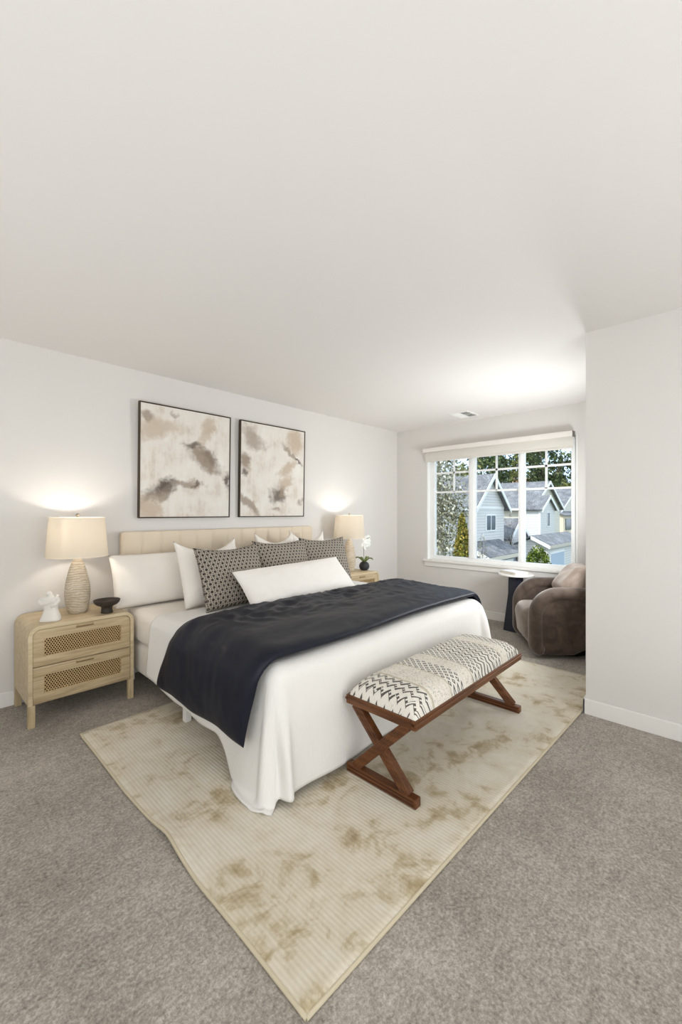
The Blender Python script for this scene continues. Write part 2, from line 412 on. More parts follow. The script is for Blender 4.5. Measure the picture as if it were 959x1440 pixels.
def cov(u, v):
    y = 2.78+(cy0-.60-2.78)*v
    # drop of the side hem grows towards the foot
    yy = max(y, 1.4)
    dl = .42+.05*sm(2.7, 2.3, yy)+.20*sm(1.92, 1.66, yy)
    x = (cx0-dl)+(cx1+dl-cx0+dl)*u
    p = drape(x, y, cx0, cx1, cy0, CZ, .075, .55, .075, .022)
    p.z += .004*nz(x*3, y*3, 1)*sm(.2, .5, p.z)+.002*nz(x*9, y*9, 7)
    if y > 2.7 and False: pass
    return p
b = bmesh.new(); grid(b, 170, 130, cov)
o = obj('coverlet', b, MCOVER, smooth=True); s = o.modifiers.new('t', 'SOLIDIFY'); s.thickness = .008; s.offset = -1
tag(o, 'white gauze coverlet spread over the bed and hanging to the rug at its foot', 'bedspread')

# navy comforter folded across the foot
def navy(u, v):
    # u along bed width, v: closed loop round the cross-section
    L0, L1 = cx0-.43, cx1+.20
    t = 2*v if v < .5 else 2-2*v                       # 0 foot edge .. 1 head edge
    side = 1 if v < .5 else -1
    x = L0+(L1-L0)*u
    yf = 1.485+.02*math.sin(x*3.1)+.05*sm(1.2, .75, x); yh = 2.385-.10*sm(1.7, 1.1, x)+.05*math.sin(x*1.7+.5)-.05*sm(2.8, 3.4, x)+.14*sm(1.15, .72, x)
    y = yf+(yh-yf)*t
    xx = x
    p = drape(xx, max(y, 1.6), cx0-.012, cx1-.02, 1.0, CZ+.018, .095, 0, .10)
    p.y = y
    e = min(1, max(0, 1-abs(2*t-1)**8))**.5
    eu = min(1, max(0, 1-abs(2*u-1)**26))**.5
    th = .021*e*eu
    far = sm(1.75, 2.2, y)*sm(.9, 1.5, x)
    q = x*1.3+y*.5+.25*nz(x*2, y*2, 4)
    wr = .014*nz(x*2.0, y*6, 3)+(.004+.019*far)*(1-2*abs(nz(q*5, y*11-x*4, 8)))+(.001+.004*far)*nz(x*18, y*30, 1)
    n = Vector((-1, 0, .25)) if x < cx0-.1 else (Vector((1, 0, .25)) if x > cx1+.1 else Vector((0, 0, 1)))
    if cx0-.1 <= x < cx0: n = Vector((-(cx0-x)/.1, 0, 1))
    if cx1 < x <= cx1+.1: n = Vector(((x-cx1)/.1, 0, 1))
    n.normalize()
    if side > 0: p += n*(.022+th*1.5+wr*e*eu*(.8))
    else: p += n*(.008-0*th)
    return p
b = bmesh.new(); vv = grid(b, 200, 120, navy, wrap_v=True)
b.faces.new(vv[0]); b.faces.new(vv[-1][::-1])
o = obj('folded_comforter', b, MNAVY, smooth=True)
tag(o, 'navy blue comforter folded across the foot of the bed', 'comforter')

# ------------------------------------------------------------------ pillows
def pillow(name, label, cat, mat, w, h, t, loc, lean, rotz=0, roll=0, seed=0, group=None, pinch=.06, sag=.0, wr=1.0, nu=44, kp=2.6, back=1.0):
    b = bmesh.new()
    def side(sg):
        def fn(u, v):
            a, c = 2*u-1, 2*v-1
            px = a*(w/2)*(1-pinch*(1-abs(c)**2.2)); pz = c*(h/2)*(1-pinch*1.2*(1-abs(a)**2.2))
            # chop at the top
            if c > 0: pz -= sag*h*c*c*(1-a*a)
            k = max(0, (1-abs(a)**kp))*max(0, (1-abs(c)**kp))
            th = t/2*k**.5*(1-.22*c)*(back if sg > 0 else 1)
            wri = wr*(.010*nz(px*5+seed, pz*5, 2)+.005*nz(px*13+seed, pz*13, 5)+.008*nz((a+c)*2.2+seed, (a-c)*7, 3)*(abs(a*c)))*min(1, k*4)
            return Vector((px, sg*(th+wri), pz+h/2*(1-pinch*.6)))
        return fn
    grid(b, nu, nu, side(-1)); grid(b, nu, nu, side(1))
    bmesh.ops.remove_doubles(b, verts=b.verts[:], dist=1e-4)
    o = obj(name, b, mat, smooth=True)
    o.location = loc; o.rotation_mode = 'XYZ'
    o.rotation_euler = (-R(lean), R(roll), R(rotz))
    return tag(o, label, cat, group)
def graymat():
    m = M('grey_woven_scallop', rough=.9, spec=.1)
    x, y, z = m.xyz()
    k = 1/.034
    u, v = x*k, z*(k*1.25)
    row = v.floor(); off = (row*.5).frac()              # 0 / .5
    a = (u+off+50).frac()-.5; c = (v+50).frac()
    d = (a*a+((c-.5)*(c-.5))*.55).sqrt()
    ring = ((d-.36).abs()).lt(.075); rib = ((u*9+off).sin().gt(.2))
    core = d.lt(.27)
    col = m.mix(rib, lin(92, 86, 80), lin(124, 117, 108))
    col = m.mix(core, lin(112, 105, 97), m.mix(rib, lin(58, 54, 50), lin(88, 83, 78)))
    col = m.mix(ring, col, lin(178, 169, 155))
    m.set('Base Color', col); m.bump(d.min(.4), .5, .006); return m
MGRAY = graymat()
SX = .600
pillow('bed_pillow', 'white sleeping pillow leaning on the left end of the headboard', 'pillow', MPILLOW, .78, .40, .17, (1.41, 3.19, .597), 17, 0, 0, 1, pinch=.035)
pillow('bed_pillow', 'white sleeping pillow at the right end of the headboard behind the grey cushions', 'pillow', MPILLOW, .80, .38, .17, (2.80, 3.22, .597), 17, 0, 0, 2, pinch=.035)
pillow('euro_pillow', 'large white square pillow left of and behind the leftmost grey cushion', 'pillow', MPILLOW, .55, .52, .17, (1.655, 2.865, .597), 20, 4, 0, 4, pinch=.05, sag=.17)
pillow('euro_pillow', 'large white square pillow showing its corners behind the middle grey cushion', 'pillow', MPILLOW, .44, .535, .16, (2.385, 3.00, .597), 15, 0, 0, 6, pinch=.05, sag=.17)
pillow('euro_pillow', 'large white square pillow behind the rightmost grey cushion beside the right lamp', 'pillow', MPILLOW, .42, .53, .16, (2.80, 3.06, .597), 14, -8, 2, 8, pinch=.05, sag=.17)
G = None
pillow('throw_cushion', 'leftmost of the three dark grey scallop-patterned square cushions', 'cushion', MGRAY, .54, .47, .15, (1.685, 2.615, .612), 22, 0, -1, 11, pinch=.05, sag=.05, group='grey scallop-patterned cushions')
pillow('throw_cushion', 'middle one of the three dark grey scallop-patterned square cushions', 'cushion', MGRAY, .55, .475, .15, (2.255, 2.735, .612), 20, -3, 0, 13, pinch=.05, sag=.05, group='grey scallop-patterned cushions')
pillow('throw_cushion', 'rightmost of the three dark grey scallop-patterned square cushions', 'cushion', MGRAY, .53, .475, .15, (2.755, 2.75, .612), 20, -8, 1, 15, pinch=.05, sag=.05, group='grey scallop-patterned cushions')
pillow('lumbar_pillow', 'long white lumbar pillow lying in front of the three grey cushions', 'pillow', MLUMBAR, 1.24, .335, .15, (2.215, 2.42, .622), 41, 8, 0, 21, pinch=.03, nu=60)

# ------------------------------------------------------------------ nightstands
def rr_poly(w, h, r, n=8, bottom=False):
    """rounded-top outline in XZ, width w, height h"""
    pts = [(-w/2, 0)]
    for i in range(n+1):
        a = PI-PI/2*i/n; pts.append((-w/2+r+r*math.cos(a), h-r+r*math.sin(a)))
    for i in range(n+1):
        a = PI/2-PI/2*i/n; pts.append((w/2-r+r*math.cos(a), h-r+r*math.sin(a)))
    pts.append((w/2, 0)); return pts
def nightstand(label):
    t = thing('nightstand', label, 'nightstand', (.80, 3.03, 0))
    w, h, dp = .595, .47, .455; z0 = .135
    # shell: inverted U with rounded top corners, thickness .028
    b = bmesh.new(); po = rr_poly(w, h, .062); pi_ = rr_poly(w-.044, h-.022, .042)
    n = len(po)
    V = {}
    for k, (poly, nm) in enumerate(((po, 'o'), (pi_, 'i'))):
        for yy in (0, dp): V[nm, yy] = [b.verts.new((x, yy, z0+z)) for x, z in poly]
    for i in range(n-1):
        b.faces.new((V['o', 0][i], V['o', 0][i+1], V['o', dp][i+1], V['o', dp][i]))
        b.faces.new((V['i', 0][i+1], V['i', 0][i], V['i', dp][i], V['i', dp][i+1]))
        b.faces.new((V['o', 0][i+1], V['o', 0][i], V['i', 0][i], V['i', 0][i+1]))
        b.faces.new((V['o', dp][i], V['o', dp][i+1], V['i', dp][i+1], V['i', dp][i]))
    for k in (0, n-1): b.faces.new((V['o', 0][k], V['o', dp][k], V['i', dp][k], V['i', 0][k]))
    obj('shell', b, MOAK, t, angle=40)
    obj('back_panel', bx(-w/2+.022, w/2-.022, dp-.012, dp-.001, z0, z0+h-.024), MOAKD, t)
    obj('bottom_panel', bx(-w/2+.022, w/2-.022, .012, dp-.012, z0, z0+.018), MOAKD, t)
    for sx in (-1, 1):
        for ly in (.0, dp-.036):
            obj('leg', bx(sx*(w/2-.018)-.018, sx*(w/2-.018)+.018, ly, ly+.036, 0, z0+.0005 if True else 0, bevel=.004), MOAKZ, t)
    # drawers
    iw = w-.048
    for k, (za, zc) in enumerate(((z0+.006, z0+.221), (z0+.225, z0+h-.025))):
        zm = (za+zc)/2
        d = bpy.data.objects.new('drawer', None)
        b = bmesh.new(); y0, y1 = .004, .02
        ox, oz0, oz1 = .218, zm-.054, zm+.052              # opening of the cane panel
        rt = .04 if k else 0
        # four rails
        box(b, -iw/2, iw/2, y0, y1, za, oz0, bevel=.0015); 
        if rt:
            pts = [(-iw/2, oz1), (-iw/2, zc-rt)]+[(-iw/2+rt+rt*math.cos(PI-PI/2*i/6), zc-rt+rt*math.sin(PI-PI/2*i/6)) for i in range(1, 7)]
            pts += [(-x, z) for x, z in pts[::-1]]
            prism(b, [(x, y0, z) for x, z in pts], (0, y1-y0, 0))
        else: box(b, -iw/2, iw/2, y0, y1, oz1, zc, bevel=.0015)
        box(b, -iw/2, -ox, y0, y1, oz0, oz1); box(b, ox, iw/2, y0, y1, oz0, oz1)
        box(b, -ox-.006, ox+.006, y1, y1+.10, oz0-.01, oz0-.004); box(b, -ox-.006, ox+.006, y1, y1+.1, oz1+.004, oz1+.01)
        dr = obj('drawer', b, MOAKD, t, angle=40)
        cb = bmesh.new(); box(cb, -ox-.004, ox+.004, -.002, .0, -.057, .055)
        co = obj('cane_panel', cb, MCANE, dr); co.location = (0, y0+.008, zm)
        obj('drawer_interior', bx(-ox-.01, ox+.01, y1+.045, y1+.052, oz0-.01, oz1+.01), MDRAWERSHADE, dr)  # dark panel colour supplies the shade seen through the cane holes
        hb_ = bmesh.new(); box(hb_, -.048, .048, y0-.011, y0+.004, zc-.014, zc-.004, bevel=.003); obj('pull', hb_, MOAKD, dr); obj('pull_shade_strip', bx(-.05, .05, y0-.0015, y0+.004, zc-.024, zc-.014, bevel=.001), MPULLSHADE, dr)  # darker strip stands in for the shade under the pull
    return t
ns1 = nightstand('pale wood nightstand with cane drawers left of the bed')
ns2 = copy_tree(ns1); ns2.location = (3.545, 3.03, 0); ns2['label'] = 'pale wood nightstand with cane drawers on the far side of the bed'
for q in (ns1, ns2): q['group'] = 'cane-front nightstands'
NT = .605

# ------------------------------------------------------------------ lamps
def shademat():
    m = M('linen_lampshade', lin(231, 224, 211), .9, spec=.05)
    tl = m.node('ShaderNodeBsdfTranslucent'); tl.inputs[0].default_value = lin(225, 220, 211)+(1,)
    mx = m.node('ShaderNodeMixShader'); mx.inputs[0].default_value = .55
    m.bump(m.noise(300, 2), .1, .002)
    m.nt.links.new(m.b.outputs[0], mx.inputs[1]); m.nt.links.new(tl.outputs[0], mx.inputs[2]); m.nt.links.new(mx.outputs[0], m.out.inputs[0]); return m
MSHD = shademat()
def lampbody():
    m = M('carved_ceramic', rough=.45, spec=.35)
    x, y, z = m.xyz()
    wv = m.noise(4, 2, .5); w2 = m.noise(16, 3, .6, stretch=(1, 1, 3))
    g = ((z*420+wv*40+w2*14).sin())*.5+.5
    n = m.noise(11, 3)
    m.set('Base Color', m.ramp(g*.35+n*.65, (.25, lin(176, 160, 136)), (.5, lin(198, 184, 162)), (.75, lin(218, 207, 188))))
    m.bump(g*w2.step(.3, .6), .3, .004); return m
MLB = lampbody()
MBULB = M('lit_bulb', (1, .85, .6), .5); MBULB.set('Emission Color', (1, .8, .55, 1)); MBULB.set('Emission Strength', 4)
LAMP_E = 3.8
def lamp(label, loc):
    t = thing('table_lamp', label, 'lamp', loc, 0, 'lit table lamps')
    prof = [(.0, 0), (.052, 0), (.057, .006), (.064, .03), (.072, .07), (.0765, .11), (.077, .14), (.074, .18), (.067, .225), (.057, .27), (.045, .315), (.034, .345), (.027, .36), (.02, .366), (0, .367)]
    obj('lamp_body', lathe(bmesh.new(), prof, 48), MLB, t, smooth=True)
    nb = bmesh.new(); lathe(nb, [(0, .362), (.012, .362), (.012, .372), (.009, .376), (.009, .40), (.0, .40)], 20); lathe(nb, [(0, .40), (.014, .40), (.014, .44), (0, .44)], 20); obj('socket', nb, MCHROME, t, smooth=False)
    sb = bmesh.new(); z0, z1, r0, r1 = .385, .648, .184, .163
    lathe(sb, [(r0, z0), (r1, z1), (r1-.002, z1), (r0-.002, z0), (r0, z0)], 64, close=False)
    bmesh.ops.remove_doubles(sb, verts=sb.verts[:], dist=1e-6)
    so = obj('lamp_shade', sb, MSHD, t, angle=50)
    mtr = M('shade_trim', lin(240, 230, 212), .8)
    for rr, zz in ((r0, z0+.002), (r1, z1-.002)):
        tb = bmesh.new(); lathe(tb, [(rr-.003, zz-.004), (rr+.0012, zz-.004), (rr+.0012, zz+.004), (rr-.003, zz+.004), (rr-.003, zz-.004)], 64, close=False); obj('shade_trim', tb, mtr, so)
    hp = bmesh.new()
    for k in range(3):
        a = k*2*PI/3+.5; tube(hp, [(0, 0, z1-.012), (math.cos(a)*r1*.99, math.sin(a)*r1*.99, z1-.012)], .0016, 6)
    tube(hp, [(.055*math.sin(a), 0, .44+(.197)*i/16+0) if False else (.045*math.sin(PI*i/16), 0, .405+.233*i/16) for i, a in ((i, 0) for i in range(17))], .0016, 6)
    tube(hp, [(-.045*math.sin(PI*i/16), 0, .405+.233*i/16) for i in range(17)], .0016, 6)
    obj('harp', hp, MCHROME, t, smooth=True)
    fb = bmesh.new(); lathe(fb, [(0, z1-.014), (.006, z1-.014), (.006, z1), (.004, z1+.004), (.009, z1+.009), (.0125, z1+.018), (.009, z1+.027), (0, z1+.03)], 20); obj('finial', fb, MCHROME, t, smooth=True)
    bb = bmesh.new(); lathe(bb, [(0, .44), (.012, .44), (.014, .455), (.026, .485), (.028, .505), (.02, .527), (0, .535)], 20); obj('bulb', bb, MBULB, t, smooth=True)
    ll = bpy.data.lights.new('bulb_light', 'POINT'); ll.energy = LAMP_E; ll.color = (1, .93, .85); ll.shadow_soft_size = .03
    lo = bpy.data.objects.new('bulb_light', ll); COL.objects.link(lo); lo.parent = t; lo.location = (0, 0, .555)
    return t
lamp('lit lamp with carved egg-shaped body on the left nightstand', (.815, 3.262, NT+.0005))
lamp('lit lamp with carved egg-shaped body on the right nightstand beside the orchid', (3.575, 3.262, NT+.0005))

# white sculpture
sc = bmesh.new()
def blob(bm, pts, rad, n=12): tube(bm, pts, rad, n)
rings = [(0, .058, .040), (.012, .058, .040), (.03, .052, .036), (.07, .037, .029), (.10, .040, .030), (.125, .046, .033), (.142, .050, .032), (.152, .040, .024), (.157, .02, .012)]
vr = []
for z, rx, ry in rings: vr.append([sc.verts.new(((.006*math.sin(z*30))+rx*math.copysign(abs(math.cos(2*PI*k/28))**.75, math.cos(2*PI*k/28)), ry*math.copysign(abs(math.sin(2*PI*k/28))**.75, math.sin(2*PI*k/28)), z)) for k in range(28)])
for a, c in zip(vr, vr[1:]):
    for k in range(28): sc.faces.new((a[k], a[(k+1) % 28], c[(k+1) % 28], c[k]))
sc.faces.new(vr[0][::-1]); sc.faces.new(vr[-1])
tube(sc, [(-.044, .0, .142), (-.054, -.014, .128), (-.036, -.026, .112), (-.006, -.030, .116), (.028, -.028, .130), (.046, -.012, .146)], [.013, .013, .012, .011, .012, .012], 12)
tube(sc, [(.044, .0, .142), (.05, -.010, .122), (.04, -.026, .104), (.02, -.030, .094)], [.012, .012, .010, .007], 12)
tube(sc, [(0.004, 0, .145), (.002, -.004, .160), (-.004, -.006, .176), (-.006, -.006, .186)], [.018, .015, .017, .008], 12)
tube(sc, [(.03, 0, .142), (.044, -.004, .154), (.05, -.004, .150)], [.012, .013, .01], 12)
o = obj('sculpture', sc, MPLASTER, smooth=True)
rm = o.modifiers.new('r', 'REMESH'); rm.mode = 'VOXEL'; rm.voxel_size = .0035; rm.use_smooth_shade = True
s2 = o.modifiers.new('m', 'SMOOTH'); s2.iterations = 6; s2.factor = .6
o.location = (.632, 3.13, NT+.0005); o.rotation_euler = (0, 0, R(-38))
tag(o, 'white abstract sculpture of an embracing figure beside the left lamp', 'sculpture')
# dark bowl
b = bmesh.new(); lathe(b, [(0, 0), (.036, 0), (.037, .004), (.034, .02), (.033, .038), (.04, .047), (.062, .056), (.076, .070), (.0815, .086), (.0815, .089), (.078, .089), (.07, .076), (.05, .064), (.02, .058), (0, .057)], 44)
o = obj('pedestal_bowl', b, MBLKCLAY, angle=50); o.location = (.95, 3.105, NT+.0005); tag(o, 'black clay footed bowl on the left nightstand', 'bowl')

# orchid
orc = thing('potted_orchid', 'white orchid in a round black pot on the right nightstand', 'potted plant', (3.755, 3.185, NT+.0005))
b = bmesh.new(); lathe(b, [(0, 0), (.034, 0), (.05, .012), (.06, .035), (.061, .055), (.052, .08), (.038, .094), (.034, .096), (.031, .092), (.03, .085), (0, .083)], 36); obj('pot', b, M('matte_black_pot', lin(52, 52, 54), .5), orc, smooth=True)
MLEAF = M('orchid_leaf', lin(88, 108, 58), .45); MLEAF.set('Base Color', MLEAF.mix(MLEAF.noise(20), lin(62, 84, 42), lin(128, 142, 78)))
MPET = M('orchid_petal', lin(248, 246, 240), .6); MPET.set('Subsurface Weight', .1)
for a, L, up in ((.2, .10, .055), (1.4, .085, .05), (2.7, .11, .06), (3.6, .09, .03), (5.0, .10, .05)):
    b = bmesh.new()
    def lf(u, v, a=a, L=L, up=up):
        s = (2*v-1)*.019*math.sin(PI*min(1, u*.92+.08))**.7; r = .012+L*u; z = .085+up*math.sin(u*PI*.75)*1.1-.012*abs(2*v-1)*-1
        return Vector((r*math.cos(a)-s*math.sin(a), r*math.sin(a)+s*math.cos(a), z))
    grid(b, 12, 5, lf); lo = obj('leaf', b, MLEAF, orc, smooth=True); sdm = lo.modifiers.new('t', 'SOLIDIFY'); sdm.thickness = .002
stem = [(0, 0, .085), (-.012, -.004, .18), (-.016, -.006, .26), (.0, -.012, .335), (.03, -.02, .375), (.065, -.03, .385)]
b = bmesh.new(); tube(b, stem, .0028, 8); obj('stem', b, M('orchid_stem', lin(112, 116, 70), .5), orc, smooth=True)
rnd = random.Random(4)
for i, (x, y, z) in enumerate([(-.03, -.012, .30), (.0, -.03, .335), (.03, -.01, .36), (.005, .0, .375), (.055, -.03, .335), (.06, -.01, .385), (.03, -.035, .30), (-.01, -.02, .268)]):
    fl = bmesh.new()
    for k in range(5):
        a = k*2*PI/5+rnd.random()*.3; wd_ = .021 if k % 2 else .016
        def pf(u, v, a=a, wd_=wd_):
            s = (2*v-1)*wd_*math.sin(PI*(u*.9+.08))**.6; r = .033*u
            return Vector((r*math.cos(a)-s*math.sin(a), -.010*u*u+.006*abs(2*v-1), r*math.sin(a)+s*math.cos(a)))
        grid(fl, 7, 5, pf)
    bmesh.ops.transform(fl, matrix=Matrix.Translation((x, y, z))@Matrix.Rotation(rnd.uniform(-.9, .3), 4, 'Z')@Matrix.Rotation(rnd.uniform(-.4, .4), 4, 'X'), verts=fl.verts[:])
    fo = obj('flower', fl, MPET, orc, smooth=True); q = fo.modifiers.new('t', 'SOLIDIFY'); q.thickness = .0012

# ------------------------------------------------------------------ paintings
def paintmat(name, blobs):
    m = M(name, rough=.7, spec=.2)
    x, y, z = m.xyz()
    n1 = m.noise(5, 4, .6); n2 = m.noise(5, 4, .6, vec=m.vec(x+7.3, y, z+3.1)); n3 = m.noise(26, 4, .65); st = m.noise(9, 4, .7, stretch=(3, 1, .6))
    u = x+(n1-.5)*.22; v = z+(n2-.5)*.22
    c = m.ramp(st*.3+n1*.7, (.32, lin(204, 190, 174)), (.47, lin(224, 217, 207)), (.7, lin(234, 230, 223)))
    for bx_, bz, rx, rz, ang, col, amt in blobs:
        ca, sa = math.cos(R(ang)), math.sin(R(ang))
        a = ((u-bx_)*ca+(v-bz)*sa)/rx; d = ((v-bz)*ca-(u-bx_)*sa)/rz
        g = (a*a+d*d).sqrt()+(n3-.5)*.9
        c = m.mix((1-g.step(.35, 1.25))*amt, c, lin(*col))
    m.set('Base Color', c); m.bump(st*.5+n3*.5, .25, .003); return m
pw, ph = .828, .945
def P(u, v): return ((u-.5)*pw, (.5-v)*ph)
def blobs(l): return [(*P(u, v), rx, rz, a, c, k) for u, v, rx, rz, a, c, k in l]
T1, T2, T3 = (196, 178, 158), (156, 140, 124), (92, 80, 72)
pm1 = paintmat('abstract_canvas_storm', blobs([(.2, .2, .22, .1, 15, T1, .8), (.08, .14, .05, .04, 0, T2, .8), (.72, .12, .1, .06, 60, T1, .8), (.36, .04, .05, .03, 0, T2, .6), (.08, .9, .1, .14, 0, T1, .9),
      (.7, .44, .23, .085, -32, T2, .95), (.56, .33, .11, .035, 15, T3, .75), (.76, .42, .12, .05, -30, (128, 114, 102), .7), (.25, .73, .14, .075, 12, T3, .95), (.5, .70, .18, .035, 8, T2, .8), (.58, .69, .07, .02, 20, T3, .7), (.18, .8, .12, .05, 20, T2, .7), (.96, .66, .04, .09, 0, T3, .9), (.7, .22, .06, .12, -30, T1, .7)]))
pm2 = paintmat('abstract_canvas_calm', blobs([(.2, .18, .17, .1, -35, T2, .75), (.06, .40, .07, .11, 0, T2, .95), (.05, .53, .03, .04, 0, T3, .8), (.82, .14, .13, .14, 0, T1, .95), (.75, .27, .16, .03, -38, T2, .8), (.9, .36, .08, .02, -30, T3, .85), (.72, .45, .16, .05, 30, T1, .9), (.68, .62, .17, .07, 50, T1, .9),
      (.56, .77, .11, .09, -20, T3, .85), (.62, .72, .08, .05, 60, T2, .8), (.13, .85, .2, .05, -48, T2, .85), (.93, .83, .04, .04, 0, T2, .7), (.52, .93, .06, .02, -40, T2, .7)]))
def painting(label, xl, mat):
    t = thing('framed_painting', label, 'painting', (xl+pw/2, D, 1.243), 0)
    t.rotation_euler = (R(1.35), 0, 0)
    b = bmesh.new(); dep = .036; fw = .007
    box(b, -pw/2, -pw/2+fw, -dep, -.002, 0, ph); box(b, pw/2-fw, pw/2, -dep, -.002, 0, ph); box(b, -pw/2+fw, pw/2-fw, -dep, -.002, 0, fw); box(b, -pw/2+fw, pw/2-fw, -dep, -.002, ph-fw, ph)
    obj('frame', b, MBLACK, t)
    cv_ = bmesh.new(); box(cv_, -pw/2+fw+.003, pw/2-fw-.003, -dep+.005, -.008, -ph/2+fw+.003, ph/2-fw-.003)
    c = obj('canvas', cv_, mat, t); c.location = (0, 0, ph/2)
    obj('backing', bx(-pw/2+fw, pw/2-fw, -.008, -.004, fw, ph-fw), MBLACK, t)
    return t
painting('left framed abstract painting in beige and brown above the headboard', 1.296, pm1)
painting('right framed abstract painting in beige and brown above the headboard', 2.232, pm2)

# ------------------------------------------------------------------ bench
bn = thing('bench', 'walnut X-leg bench with a cream tribal-patterned cushion at the bed foot', 'bench', (2.11, 1.19, .0133))
bL, bW = 1.215, .405
def bench_cloth():
    m = M('tribal_weave', rough=.95, spec=.05)
    x, y, z = m.xyz()
    yy = y-(z-.36)*0
    cream = m.mix(m.noise(70, 3), lin(220, 214, 202), lin(240, 236, 227)); dark = lin(66, 63, 60)
    s = x+bL/2                                          # 0..1.215 along the bench
    def band(a, b_): return s.gt(a)*s.lt(b_)
    zig = lambda f, amp, per, th: (((s+((y*f).tri())*amp)*per).frac()).lt(th)
    n = m.noise(60, 2)
    hatch = (((s*260+y*260).sin())).gt(-.35)
    d = (zig(22, .026, 1/.046, .43)*hatch.max(zig(22, .026, 1/.046, .10)))*band(.0, .16)
    # squares in a lattice
    def dia(a, b_, k):
        p = (s+y)*k; q = (s-y)*k
        e = ((p.frac()-.5).abs()).max((q.frac()-.5).abs())
        return (e.lt(.30)-e.lt(.12))*band(a, b_)
    d = d.max(dia(.335, .45, 26)).max(dia(.56, .66, 26)).max(zig(26, .022, 1/.036, .33)*band(.66, .75)).max(zig(26, -.022, 1/.036, .33)*band(.75, .83)).max(dia(.83, .93, 26)).max(dia(1.02, 1.14, 26)).max(zig(20, .02, 1/.04, .35)*band(1.14, 1.22))
    d = d*n.gt(.30)
    tuft = band(.165, .325).max(band(.46, .55)).max(band(.94, 1.01))
    tn = m.noise(34, 3, .7)
    greyfleck = tuft*(m.noise(120, 2).gt(.60))
    c = m.mix(greyfleck*.6, m.mix(tuft*.5, cream, lin(236, 228, 214)), lin(158, 152, 144))
    tanline = band(.155, .172).max(band(.325, .337)).max(band(.55, .562)).max(band(.93, .942))
    c = m.mix(tanline*.6, c, lin(186, 172, 146))
    m.set('Base Color', m.mix(d*.92, c, dark))
    rope = ((s*170).sin()*.5+.5)
    m.bump(tuft*(tn*.8+rope*.35)+n*.18, .9, .012); return m
b = bmesh.new()
def bc(u, v):
    a, c = 2*u-1, 2*v-1
    k = (max(0, 1-abs(a)**12)*max(0, 1-abs(c)**5))**.5
    return Vector((a*(bL/2-.010), c*(bW/2-.008), .378+.085*k+.004*nz(a*9, c*4, 2)*k+.004*k*math.sin(a*40)*.3))
grid(b, 90, 40, bc)
bs = b.verts[:]
grid(b, 2, 2, lambda u, v: Vector(((2*u-1)*(bL/2-.010), (2*v-1)*(bW/2-.008), .376)))
obj('cushion', b, bench_cloth(), bn, smooth=True)
# frame: moulded apron
for sy in (-1, 1):
    b = bmesh.new(); box(b, -bL/2, bL/2, sy*(bW/2-.012)-.012, sy*(bW/2-.012)+.012, .335, .378, bevel=.004); box(b, -bL/2-.004, bL/2+.004, sy*(bW/2-.008)-.012, sy*(bW/2-.008)+.012, .355, .366, bevel=.004)
    obj('apron', b, MWAL, bn)
for sx in (-1, 1):
    b = bmesh.new(); box(b, sx*(bL/2-.012)-.012, sx*(bL/2-.012)+.012, -bW/2+.0245, bW/2-.0245, .335, .378, bevel=.004); box(b, sx*(bL/2-.008)-.012, sx*(bL/2-.008)+.012, -bW/2, bW/2, .355, .366, bevel=.004)
    obj('end_rail', b, MWALY, bn)
obj('seat_board', bx(-bL/2+.024, bL/2-.024, -bW/2+.024, bW/2-.024, .36, .376), MWAL, bn)
for sx in (-1, 1):
    xx = sx*(bL/2-.022)
    obj('foot_rail', bx(xx-.021, xx+.021, -bW/2, bW/2, 0, .042, bevel=.005), MWALY, bn)
    gv = bmesh.new()
    for zz in (.013, .029): box(gv, xx-.0225, xx+.0225, -bW/2+.012, bW/2-.012, zz-.003, zz+.003)
    obj('groove', gv, M('walnut_groove', lin(70, 38, 18), .5), bn)
    for k in (-1, 1):
        y0, y1 = -k*(bW/2-.052), k*(bW/2-.052); p0 = Vector((xx+k*.0, y0, .038)); p1 = Vector((xx, y1, .340))
        L = (p1-p0).length; ang = math.atan2(p1.y-p0.y, p1.z-p0.z)
        mt = Matrix.Translation((p0+p1)/2)@Matrix.Rotation(-ang, 4, 'X')
        b = bmesh.new(); o_ = .0 if k > 0 else .0
        box(b, -.019+(k*.001), .019+(k*.001), -.023, .023, -L/2-.004, L/2+.004, bevel=.004, mtx=mt)
        for yy in (-.008, .008): box(b, -.0215+(k*.001), .0215+(k*.001), yy-.004, yy+.004, -L/2+.01, L/2-.01, bevel=.002, mtx=mt)
        obj('leg', b, MWALY, bn)

# ------------------------------------------------------------------ armchair
def velvet(name, c0, c1):
    m = M(name, rough=.75, spec=.2, sheen=.6); n = m.noise(7, 4, .6, dist=.8); m.set('Base Color', m.mix(n.step(.35, .65), c0, c1)); m.set('Sheen Tint', (1, .95, .9, 1)); m.bump(m.noise(300, 2), .06, .002); return m
MVEL = velvet('taupe_velvet', lin(70, 58, 50), lin(92, 78, 68)); MVSEATLIT = velvet('taupe_velvet_lit_seat', lin(116, 104, 95), lin(140, 126, 116)); MVCUSH = velvet('taupe_satin_cushion', lin(140, 124, 112), lin(166, 150, 138))  # seat velvet is a lighter copy, with window light in its colour
CF = Vector((4.105, 1.495)); fwd = Vector((-.55, .835)); chw = .76; chd = .72
ccent = CF-fwd*.36
ch = thing('armchair', 'dark taupe velvet tub armchair in the corner by the window', 'armchair', (ccent.x, ccent.y, 0), R(33.4))
